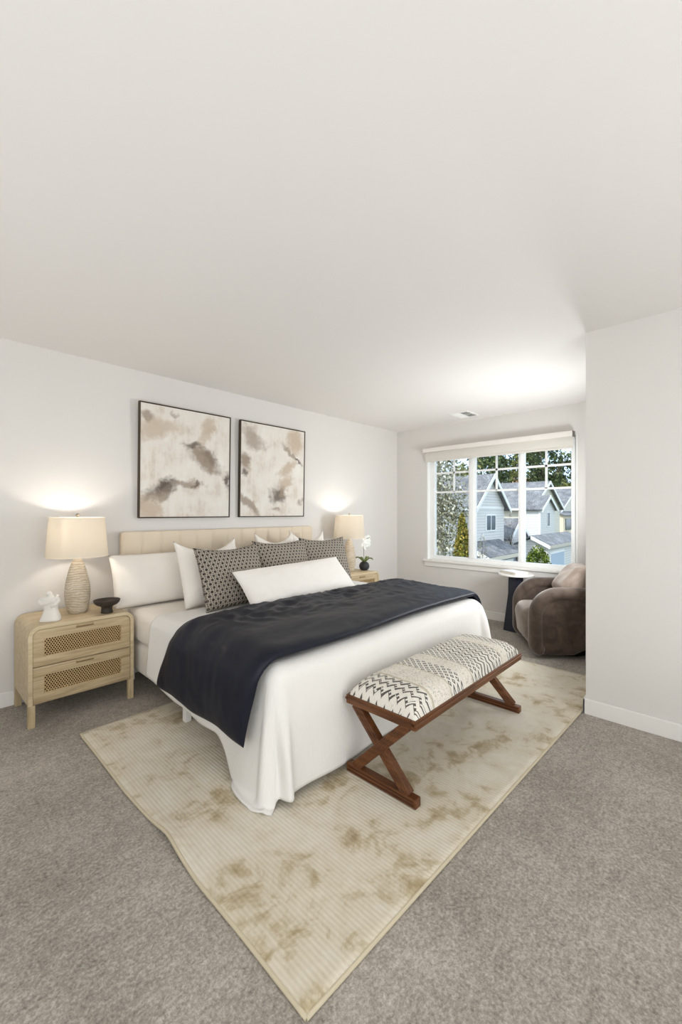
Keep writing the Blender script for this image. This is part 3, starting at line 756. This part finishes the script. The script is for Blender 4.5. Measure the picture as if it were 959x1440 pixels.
# local: +Y faces forward, X across
def slab(b, x0, x1, ya, yb, za, zb, r_ft, bulge, sgn, nu=48, nv=10):
    """arm: rounded outline in YZ (front top radius big), puffed thickness"""
    pass
def arm(sx):
    """arm panel with rolled upper edge; outline in YZ"""
    zt_, yf, yb = .615, .36, -.26
    out = []
    def arc(cy, cz, r, a0, a1, n=10):
        return [(cy+r*math.cos(R(a0+(a1-a0)*i/n)), cz+r*math.sin(R(a0+(a1-a0)*i/n))) for i in range(n+1)]
    edge = arc(yf-.11, .13, .11, -80, 0)+arc(yf-.25, zt_-.25, .25, 0, 90, 14)+[(yb+.2, zt_+.0), (yb, zt_-.005)]
    # panel
    b = bmesh.new(); cx = sx*(chw/2-.085)
    poly = edge+[(yb, .012), (yf-.12, .012)]
    n = len(poly); cy = sum(p[0] for p in poly)/n; cz = sum(p[1] for p in poly)/n
    layers = []
    for k, (xo, sc_) in enumerate([(-.06, .80), (-.072, .6), (-.062, .86), (-.045, .95), (0, .965), (.045, .94), (.062, .87), (.074, .6), (.077, .3)][1:]):
        layers.append([b.verts.new((cx+sx*xo, cy+(y-cy)*sc_, cz+(z-cz)*sc_)) for y, z in poly])
    for a, c in zip(layers, layers[1:]):
        for i in range(n): b.faces.new((a[i], a[(i+1) % n], c[(i+1) % n], c[i]))
    b.faces.new(layers[0]); b.faces.new(layers[-1][::-1])
    ao = obj('armrest', b, MVEL, ch, smooth=True); subsurf(ao, 1)
    # roll along the front and upper edge
    rp_ = [(cx, y-(.045 if False else 0), z) for y, z in edge]
    ins = []
    for i, (y, z) in enumerate(edge):
        a = Vector(edge[max(0, i-1)]); c = Vector(edge[min(len(edge)-1, i+1)]); t_ = (c-a).normalized(); nrm = Vector((-t_.y, t_.x))
        q = Vector((y, z))+nrm*.052
        ins.append((cx+sx*.005, q.x, q.y))
    r_ = bmesh.new(); tube(r_, ins, [.05]+[.062]*(len(ins)-2)+[.062], 18)
    for v in r_.verts: v.co.x = cx+(v.co.x-cx)*1.36
    ro = obj('arm_roll', r_, MVEL, ao, smooth=True)
for sx in (-1, 1): arm(sx)
# curved back shell
b = bmesh.new(); 
def back(u, v):
    a = R(-8)+(R(188)-R(-8))*u                          # round from right arm to left arm through the back
    rx, ry = chw/2-.085, .22
    p = Vector((rx*math.cos(a), -.20-ry*math.sin(a), 0)); nrm = Vector((math.cos(a)/rx, -math.sin(a)/ry, 0)).normalized()
    top = .60+.07*math.sin(max(0, min(PI, a)))**1.5
    c = 2*PI*v; hh = (top-.03)/2
    ex = math.copysign(abs(math.cos(c))**.55, math.cos(c)); ez = math.copysign(abs(math.sin(c))**.5, math.sin(c))
    return p+nrm*(.082*ex)+Vector((0, 0, .03+hh+hh*ez))
vv = grid(b, 40, 40, back, wrap_v=True); b.faces.new(vv[0]); b.faces.new(vv[-1][::-1]); obj('backrest', b, MVEL, ch, smooth=True)
b = bmesh.new(); soft_box(b, -chw/2+.155, chw/2-.155, -.34, .375, .04, .42, .10, seed=30, amp=.004)
for v in b.verts:
    if v.co.y > .2: v.co.y += .02*(1-((v.co.x)/.24)**2)-.05*sm(.22, .04, v.co.z); 
obj('seat', b, MVSEATLIT, ch, smooth=True)
b = bmesh.new(); lathe(b, [(0, 0), (.23, 0), (.24, .01), (.24, .06), (0, .06)], 40); obj('swivel_base', b, M('black_base', lin(32, 29, 27), .6), ch)
cc = CF-fwd*.40
o = pillow('accent_cushion', 'taupe satin square cushion propped in the velvet armchair', 'cushion', MVCUSH, .46, .385, .50, (cc.x+.085, cc.y-.10, .418), 24, 216, 0, 40, pinch=.04, wr=.6, kp=5, back=.35)

# side table
st = thing('side_table', 'small round white-topped side table with a navy pedestal beside the armchair', 'table', (4.635, 1.745, 0), R(20))
MNB = M('navy_lacquer', lin(44, 47, 58), .45); MMAR = M('white_marble', lin(240, 237, 231), .3); MMAR.set('Base Color', MMAR.mix(MMAR.noise(9, 5, .6, dist=2).step(.55, .7)*.25, lin(240, 237, 231), lin(196, 192, 188)))
b = bmesh.new(); lathe(b, [(.145, 0), (.145, .012), (.09, .40), (.085, .585), (.12, .597)], 6); obj('pedestal', b, MNB, st)
b = bmesh.new(); lathe(b, [(0, .597), (.178, .597), (.182, .601), (.182, .611), (.178, .615), (0, .615)], 48); obj('tabletop', b, MMAR, st, angle=40)
bk = thing('book', 'white hardback book lying on the round side table', 'book', (4.62, 1.765, .6155), R(62))
MPAGE = M('book_pages', lin(232, 226, 214), .9); MPAGE.bump(((MPAGE.xyz()[2])*2500).sin(), .2, .001)
b = bmesh.new(); box(b, -.125, .125, -.085, .085, 0, .003, bevel=.001); box(b, -.125, .125, -.085, .085, .027, .03, bevel=.001); box(b, -.125, .125, -.088, -.083, 0, .03, bevel=.002); obj('cover', b, MWHITE, bk)
obj('pages', bx(-.12, .12, -.083, .08, .003, .027), MPAGE, bk)

# ------------------------------------------------------------------ outside
def siding(name, c):
    m = M(name, c, .7); x, y, z = m.xyz(m.coord('Object'))
    l = (z*5).frac(); m.set('Base Color', m.mix(l.lt(.2)*.55, c, tuple(v*.55 for v in c))); m.bump(l, .6, .02); return m  # darker band at each lap paints in its shadow line
def shingle(name):
    m = M(name, rough=.9); n = m.noise(9, 3, .7); n2 = m.noise(1.2, 3)
    m.set('Base Color', m.ramp(n*.6+n2*.4, (.35, lin(78, 80, 84)), (.5, lin(112, 114, 118)), (.68, lin(156, 158, 160)))); return m
MSB = siding('pale_blue_siding', lin(222, 220, 218)); MSC = siding('cream_siding', lin(222, 216, 202)); MROOF = shingle('grey_shingles'); MSW = M('house_trim', lin(238, 238, 236), .6)
MHG = M('dark_pane', lin(74, 84, 92), .15); MGD = M('garage_door_paint', lin(176, 190, 206), .6)
GZ = -3.6
struct('ground', bx(W+1.5, 160, -60, 120, GZ-.3, GZ), M('lawn', lin(98, 106, 80), .95))
def gable_y(b, x0, x1, y0, y1, zb, ze, zp):
    """prism walls with a gable facing -Y (ridge along Y)"""
    prism(b, [(x0, y0, zb), (x1, y0, zb), (x1, y0, ze), ((x0+x1)/2, y0, zp), (x0, y0, ze)], (0, y1-y0, 0))
def slab3(b, a, c, d, e, t=.14):
    n = (Vector(c)-Vector(a)).cross(Vector(e)-Vector(a)).normalized()
    if n.z < 0: n = -n
    prism(b, [a, c, d, e], n*t)
def roof_y(parent, x0, x1, y0, y1, ze, zp, ov=.35):
    """two slopes, ridge along Y, eaves overhang ov; white rake boards at the -Y end"""
    xm = (x0+x1)/2; sl = (zp-ze)/(xm-x0); rf = bmesh.new()
    for s, xe in ((-1, x0), (1, x1)):
        slab3(rf, (xe+s*ov, y0-ov, ze-sl*ov), (xm, y0-ov, zp), (xm, y1, zp), (xe+s*ov, y1, ze-sl*ov))
    obj('roof', rf, MROOF, parent)
    for s, xe in ((-1, x0), (1, x1)):
        b = bmesh.new(); p = [(xe+s*ov, y0-ov-.05, ze-sl*ov-.18), (xm, y0-ov-.05, zp-.2), (xm, y0-ov-.05, zp+.13), (xe+s*ov, y0-ov-.05, ze-sl*ov+.15)]
        prism(b, p, (0, .06, 0)); obj('rake_board', b, MSW, parent)
def hwin_y(parent, x0, x1, z0, z1, y, split=True):
    """window on a wall facing -Y"""
    b = bmesh.new(); f = .09
    for a in ((x0-f, x1+f, z0-f, z0), (x0-f, x1+f, z1, z1+f), (x0-f, x0, z0, z1), (x1, x1+f, z0, z1)): box(b, a[0], a[1], y-.06, y+.02, a[2], a[3])
    if split: xm = (x0+x1)/2; box(b, xm-.04, xm+.04, y-.05, y+.02, z0, z1)
    w = obj('window', b, MSW, parent); obj('pane', bx(x0, x1, y-.02, y+.01, z0, z1), MHG, w)
# house A: gable end toward the street, window, lean-to garage
hA = thing('house', 'pale blue-grey house with a gable and small window just outside', 'house', (29.5, 14, GZ))
def sub(parent, x, y, z): return x-parent.location.x, y-parent.location.y, z-parent.location.z
# geometry is laid out in world space, then moved into the house's own space
def settle(parent):
    for c in list(parent.children):
        for v in c.data.vertices: v.co -= parent.location
        for g_ in c.children:
            for v in g_.data.vertices: v.co -= parent.location
b = bmesh.new(); gable_y(b, 26.9, 32.1, 13, 19, GZ, 1.75, 4.0); obj('gable_wall', b, MSB, hA)
roof_y(hA, 26.9, 32.1, 13, 19, 1.75, 4.0, .4)
b = bmesh.new(); box(b, 26.9, 32.1, 12.97, 13.0, 1.55, 1.7); obj('band_board', b, MSW, hA)
hwin_y(hA, 28.92, 30.45, -.0, 1.05, 13.0)
b = bmesh.new(); prism(b, [(17, 13.6, GZ), (17, 13.6, 1.75), (17, 17.6, 4.25), (17, 21.5, 1.75), (17, 21.5, GZ)], (15, 0, 0)); obj('main_wall', b, MSB, hA)
b = bmesh.new(); slab3(b, (16.6, 13.1, 1.55), (32.3, 13.1, 1.55), (32.3, 17.6, 4.36), (16.6, 17.6, 4.36)); slab3(b, (16.6, 22, 1.55), (32.3, 22, 1.55), (32.3, 17.6, 4.36), (16.6, 17.6, 4.36)); obj('main_roof', b, MROOF, hA)
b = bmesh.new(); box(b, 16.6, 26.6, 13.02, 13.12, 1.42, 1.62); obj('gutter', b, MSW, hA)
# garage lean-to
gx0, gx1 = 25.3, 31.0
b = bmesh.new(); prism(b, [(gx0+.3, 11.6, GZ), (gx0+.3, 13, GZ), (gx0+.3, 13, -.95), (gx0+.3, 11.6, -1.6)], (gx1-gx0-.6, 0, 0)); obj('garage_wall', b, siding('grey_blue_siding', lin(150, 160, 172)), hA)
b = bmesh.new(); slab3(b, (gx0, 11.2, -1.66), (gx1, 11.2, -1.66), (gx1, 12.98, -.8), (gx0, 12.98, -.8), .1); obj('garage_roof', b, MROOF, hA)
b = bmesh.new(); prism(b, [(gx0, 11.15, -1.86), (gx0, 12.98, -.98), (gx0, 12.98, -.72), (gx0, 11.15, -1.58)], (-.06, 0, 0)); obj('rake_board', b, MSW, hA)
b = bmesh.new(); box(b, gx0, gx1, 11.12, 11.2, -1.84, -1.6); obj('gutter', b, M('gutter_tan', lin(206, 198, 184), .6), hA)
b = bmesh.new(); box(b, 27.2, 30.2, 11.55, 11.6, GZ, -2.02); dd = obj('garage_door_trim', b, MSW, hA)
obj('garage_door', bx(27.4, 30.0, 11.52, 11.55, GZ, -2.2), MGD, dd)
settle(hA)
# house B: long roof, ridge along Y, gable end with a projecting bay
hB = thing('house', 'cream house with a long grey roof behind the pale blue house', 'house', (52, 20, GZ))
b = bmesh.new(); gable_y(b, 46.8, 57, 16, 30, GZ, 1.85, 4.85); obj('wall', b, MSC, hB)
roof_y(hB, 46.8, 57, 16, 30, 1.85, 4.85, .45)
b = bmesh.new(); box(b, 46.2, 46.36, 15.6, 30, 1.52, 1.74); obj('gutter', b, MSW, hB)
b = bmesh.new(); gable_y(b, 46.2, 51.0, 14.85, 17, GZ, 1.65, 3.0); obj('bay_wall', b, MSB, hB)  # cooler siding puts the bay's shade into its colour
roof_y(hB, 46.2, 51.0, 14.85, 17, 1.65, 3.05, .3)
hwin_y(hB, 48.3, 49.15, -.2, 1.25, 14.85, False)
b = bmesh.new(); box(b, 46.14, 46.24, 14.82, 15.0, GZ, 1.6); obj('corner_board', b, MSW, hB)
b = bmesh.new(); box(b, 48.6, 49.0, 20, 20.5, 3.35, 3.75); obj('roof_vent', b, MSW, hB)
settle(hB)
# low gabled wing between them
hW = thing('garage', 'low grey-roofed gabled garage between the pale blue and the cream house', 'garage', (35, 14, GZ))
b = bmesh.new(); gable_y(b, 33.2, 37.0, 13.05, 14.6, GZ, -.75, .7); obj('wall', b, MSB, hW); roof_y(hW, 33.2, 37.0, 13.05, 14.8, -.75, .7, .25); settle(hW)
# garage in front of the cream house
hG = thing('garage', 'garage with a pale blue door in front of the cream house', 'garage', (38, 10.8, GZ))
b = bmesh.new(); prism(b, [(33.3, 10.2, GZ), (33.3, 12.4, GZ), (33.3, 12.4, -1.2), (33.3, 11.3, -.72), (33.3, 10.2, -1.2)], (9, 0, 0)); obj('wall', b, MSB, hG)
b = bmesh.new(); slab3(b, (33, 9.95, -1.27), (42.6, 9.95, -1.27), (42.6, 11.3, -.58), (33, 11.3, -.58), .1); slab3(b, (33, 12.6, -1.27), (42.6, 12.6, -1.27), (42.6, 11.3, -.58), (33, 11.3, -.58), .1); obj('roof', b, MROOF, hG)
b = bmesh.new(); prism(b, [(33, 9.92, -1.45), (33, 11.3, -.76), (33, 11.3, -.5), (33, 9.92, -1.19)], (-.07, 0, 0)); obj('rake_board', b, MSW, hG)
b = bmesh.new(); box(b, 33, 42.6, 9.88, 9.96, -1.42, -1.2); obj('gutter', b, M('gutter_beige', lin(198, 190, 176), .6), hG)
b = bmesh.new(); box(b, 33.8, 37.4, 10.14, 10.2, GZ, -1.72); dd = obj('garage_door_trim', b, MSW, hG); obj('garage_door', bx(34.0, 37.2, 10.1, 10.14, GZ, -1.9), MGD, dd); settle(hG)
# house C far right
hC = thing('house', 'cream house with a bay window farthest right in the view', 'house', (80, 22, GZ))
b = bmesh.new(); gable_y(b, 70, 88, 20, 27, GZ, 1.2, 5.4); obj('wall', b, MSC, hC); roof_y(hC, 70, 88, 20, 27, 1.2, 5.4, .5)
b = bmesh.new(); box(b, 68, 77, 18.6, 20, -3.0, .9); by = obj('bay_window', b, M('cream_trim', lin(232, 216, 190), .6), hC)
b = bmesh.new(); slab3(b, (67.6, 18.2, .75), (77.4, 18.2, .75), (77.4, 20, 1.35), (67.6, 20, 1.35)); obj('bay_roof', b, MROOF, by)
b = bmesh.new(); box(b, 69, 71.6, 18.5, 18.6, -1.4, .35); box(b, 72.0, 75.6, 18.5, 18.6, -1.4, .35); obj('bay_pane', b, MHG, by); settle(hC)
# house D behind the left tree
hD = thing('house', 'grey-roofed house behind the mossy tree at the left pane', 'house', (36, 26, GZ))
b = bmesh.new(); gable_y(b, 33, 40, 24, 32, GZ, 3.2, 5.4); obj('wall', b, MSB, hD); roof_y(hD, 33, 40, 24, 32, 3.2, 5.4, .4)
b = bmesh.new(); box(b, 37, 38, 26, 27, 4.4, 6.0); obj('chimney', b, M('chimney_brick', lin(96, 84, 80), .9), hD); settle(hD)

# plants
def leafmat(name, a, c, e):
    m = M(name, rough=.8, spec=.1); oi = m.node('ShaderNodeNewGeometry')
    f = S(m.nt, oi.outputs['Random Per Island']); m.set('Base Color', m.ramp(f, (0, a), (.5, c), (1, e))); return m
def leaves(bm, rnd, n, fn, size):
    for _ in range(n):
        p, nn_ = fn(rnd); s = size*rnd.uniform(.6, 1.4)
        a = Vector((rnd.gauss(0, 1), rnd.gauss(0, 1), rnd.gauss(0, 1))).normalized(); c = a.orthogonal().normalized(); d = a.cross(c)
        bm.faces.new([bm.verts.new(p+c*s), bm.verts.new(p+d*s*.6), bm.verts.new(p-c*s), bm.verts.new(p-d*s*.6)])
def tree(name, label, loc, h, r, shape, mat, n, size, seed, trunk_h=None, group=None, trunk_r=.12, tmat=None):
    t = thing(name, label, 'tree' if name != 'shrub' else 'bush', loc, 0, group); rnd = random.Random(seed)
    def fn(rd):
        u = rd.random(); a = rd.uniform(0, 2*PI)
        if shape == 'cone':
            z = 1-math.sqrt(u); rr = r*(1-z)*(.55+.45*abs(math.sin(z*24+a*2)))*rd.uniform(.55, 1.05)+.02
            zz = h*(.10+.9*z)
        elif shape == 'flame':
            z = rd.random(); rr = r*math.sin(PI*min(1, z*.78+.22))**.6*rd.uniform(.6, 1.05)*(.88+.2*math.sin(a*3+z*40)); zz = h*z
        elif shape == 'column':
            q = random.Random(rd.randrange(150)+seed*1000); cz = h*q.uniform(.2, 1); cr = r*q.uniform(.1, 1); ca = q.uniform(0, 2*PI)
            v = Vector((rd.gauss(0, 1), rd.gauss(0, 1), rd.gauss(0, 1)*1.4))*.16
            return Vector((cr*math.cos(ca), cr*math.sin(ca), cz))+v, v
        elif shape == 'ball':
            v = Vector((rd.gauss(0, 1), rd.gauss(0, 1), rd.gauss(0, 1))).normalized()*rd.uniform(.75, 1.03)
            return Vector((v.x*r, v.y*r, h/2+v.z*h/2)), v
        else:                                            # clumpy crown
            k = rd.randrange(26); q = random.Random(seed*100+k); cz = h*q.uniform(.25, .97); cr = r*q.uniform(.1, .8)*(1 if cz < h*.8 else .6); ca = q.uniform(0, 2*PI)
            v = Vector((rd.gauss(0, 1), rd.gauss(0, 1), rd.gauss(0, 1)))*r*.2
            return Vector((cr*math.cos(ca), cr*math.sin(ca), cz))+v, v
        return Vector((rr*math.cos(a), rr*math.sin(a), zz)), None
    b = bmesh.new(); leaves(b, rnd, n, fn, size); c = obj('crown', b, mat, t)
    b = bmesh.new(); th = h*(.9 if shape in ('cone', 'flame') else .55) if trunk_h is None else trunk_h
    tube(b, [(0, 0, 0), (trunk_r*.5, 0, th*.4), (0, trunk_r*.6, th*.8), (0, 0, th)], [trunk_r, trunk_r*.8, trunk_r*.5, trunk_r*.15], 8)
    if shape in ('crown', 'bare'):
        for k in range(14):
            a = rnd.uniform(0, 2*PI); z = th*rnd.uniform(.35, .95); L = r*rnd.uniform(.6, 1.0)
            p = [(0, 0, z), (L*.45*math.cos(a), L*.45*math.sin(a), z+h*.12), (L*math.cos(a+.3), L*math.sin(a+.3), z+h*rnd.uniform(.15, .34))]
            tube(b, p, [trunk_r*.4, trunk_r*.25, trunk_r*.08], 6)
    obj('trunk', b, tmat or MBARK, t, smooth=True); return t
MBARK = M('bark', lin(96, 84, 72), .9); MBARK.bump(MBARK.noise(14, 4), .5, .03)
MEV = leafmat('evergreen_needles', lin(38, 54, 34), lin(70, 86, 52), lin(110, 120, 76)); MEV2 = leafmat('olive_needles', lin(64, 72, 38), lin(104, 112, 62), lin(150, 150, 96))
MLICH = leafmat('mossy_blossom', lin(76, 76, 50), lin(140, 138, 108), lin(218, 214, 200)); MLICH2 = M('lichen_bark', lin(150, 148, 132), .9)
MYEL = leafmat('golden_conifer', lin(56, 68, 24), lin(106, 108, 42), lin(182, 156, 76)); MBUSH = leafmat('green_bush', lin(38, 56, 20), lin(84, 104, 36), lin(140, 150, 66)); MRUST = leafmat('rust_twigs', lin(116, 92, 70), lin(150, 122, 96), lin(176, 150, 122))
def at(px, dep):
    a = YAW+math.atan((px-479.5)/F_PX); d = dep/math.cos(a-YAW); return (d*math.sin(a), d*math.cos(a))
kinds = [(652, 72, 11, 'crown', 1), (672, 98, 16.5, 'crown', 1), (692, 84, 16, 'crown', 0), (710, 112, 21.5, 'crown', 0), (726, 88, 17, 'cone', 1), (744, 96, 19, 'crown', 0), (758, 112, 24.5, 'crown', 0), (772, 89, 19, 'crown', 0), (788, 120, 22, 'cone', 0), (799, 84, 9.5, 'crown', 1), (806, 121, 20.5, 'crown', 0)]
names = ['olive green tree farthest left of the tree line beyond the roofs', 'olive green tree second from left in the tree line beyond the roofs', 'dark tree third from left in the tree line, above the pale blue gable', 'dark tree fourth from left in the tree line beyond the roofs', 'olive pointed conifer in the tree line at the second window mullion',
 'dark tree in the tree line above the left end of the cream house roof', 'tallest dark tree in the tree line above the cream house ridge', 'dark tree just right of the tallest one in the tree line', 'dark pointed conifer right of the cream house gable in the tree line', 'short olive tree above the farthest right house', 'dark tree at the right end of the tree line']
for i, ((px, dep, h_, shp, k), lb) in enumerate(zip(kinds, names)):
    x, y = at(px, dep); tree('background_tree', lb, (x, y, GZ), h_*1.12, 4.1 if shp == 'crown' else 3.6, shp, (MEV, MEV2)[k], 2300, .36, 50+i, group='trees beyond the roofs', trunk_r=.35)
x, y = at(733, 66); tree('bare_tree', 'rust brown leafless tree behind the cream house roof', (x, y, GZ), 10.2, 2.2, 'crown', MRUST, 1300, .16, 91, trunk_r=.2)
x, y = at(620, 11.5); tree('blossoming_tree', 'mossy pale-flecked tree close outside the left window pane', (x, y, GZ), 8.6, .62, 'column', MLICH, 13000, .042, 71, trunk_h=7.2, trunk_r=.13, tmat=MLICH2)
x, y = at(650, 9.3); tree('conifer', 'golden green pointed conifer low in the left window pane', (x, y, GZ), 4.85, .32, 'flame', MYEL, 11000, .03, 72)
x, y = at(756, 19); tree('shrub', 'round green bush low in the right window pane', (x, y, GZ), 3.35, .62, 'ball', MBUSH, 4200, .055, 73, trunk_h=1.2)
x, y = at(671, 26.5); tree('shrub', 'small white-flowering bush against the pale blue house wall', (x-.1, y-.4, GZ), 3.6, .3, 'ball', MLICH, 260, .05, 74, trunk_h=3.1, trunk_r=.04)
x, y = at(718, 31.8); tree('bare_tree', 'thin grey leafless sapling between the pale blue and cream houses', (x, y, GZ), 5.0, .33, 'crown', M('twig_grey', lin(170, 160, 150), .9), 160, .05, 75, trunk_r=.05)
# blue bin seen in the window corner
x, y = at(801, 16.5)
bn2 = thing('recycling_bin', 'blue bin outside at the lower right corner of the window', 'bin', (x, y, GZ+.0))
b = bmesh.new(); prism(b, [(-.26, -.26, 0), (.26, -.26, 0), (.26, .26, 0), (-.26, .26, 0)], (0, 0, 2.6)); obj('body', b, M('blue_plastic', lin(42, 56, 128), .4), bn2)
obj('lid', bx(-.3, .3, -.3, .3, 2.6, 2.72, bevel=.03), M('blue_lid', lin(48, 64, 140), .35), bn2)
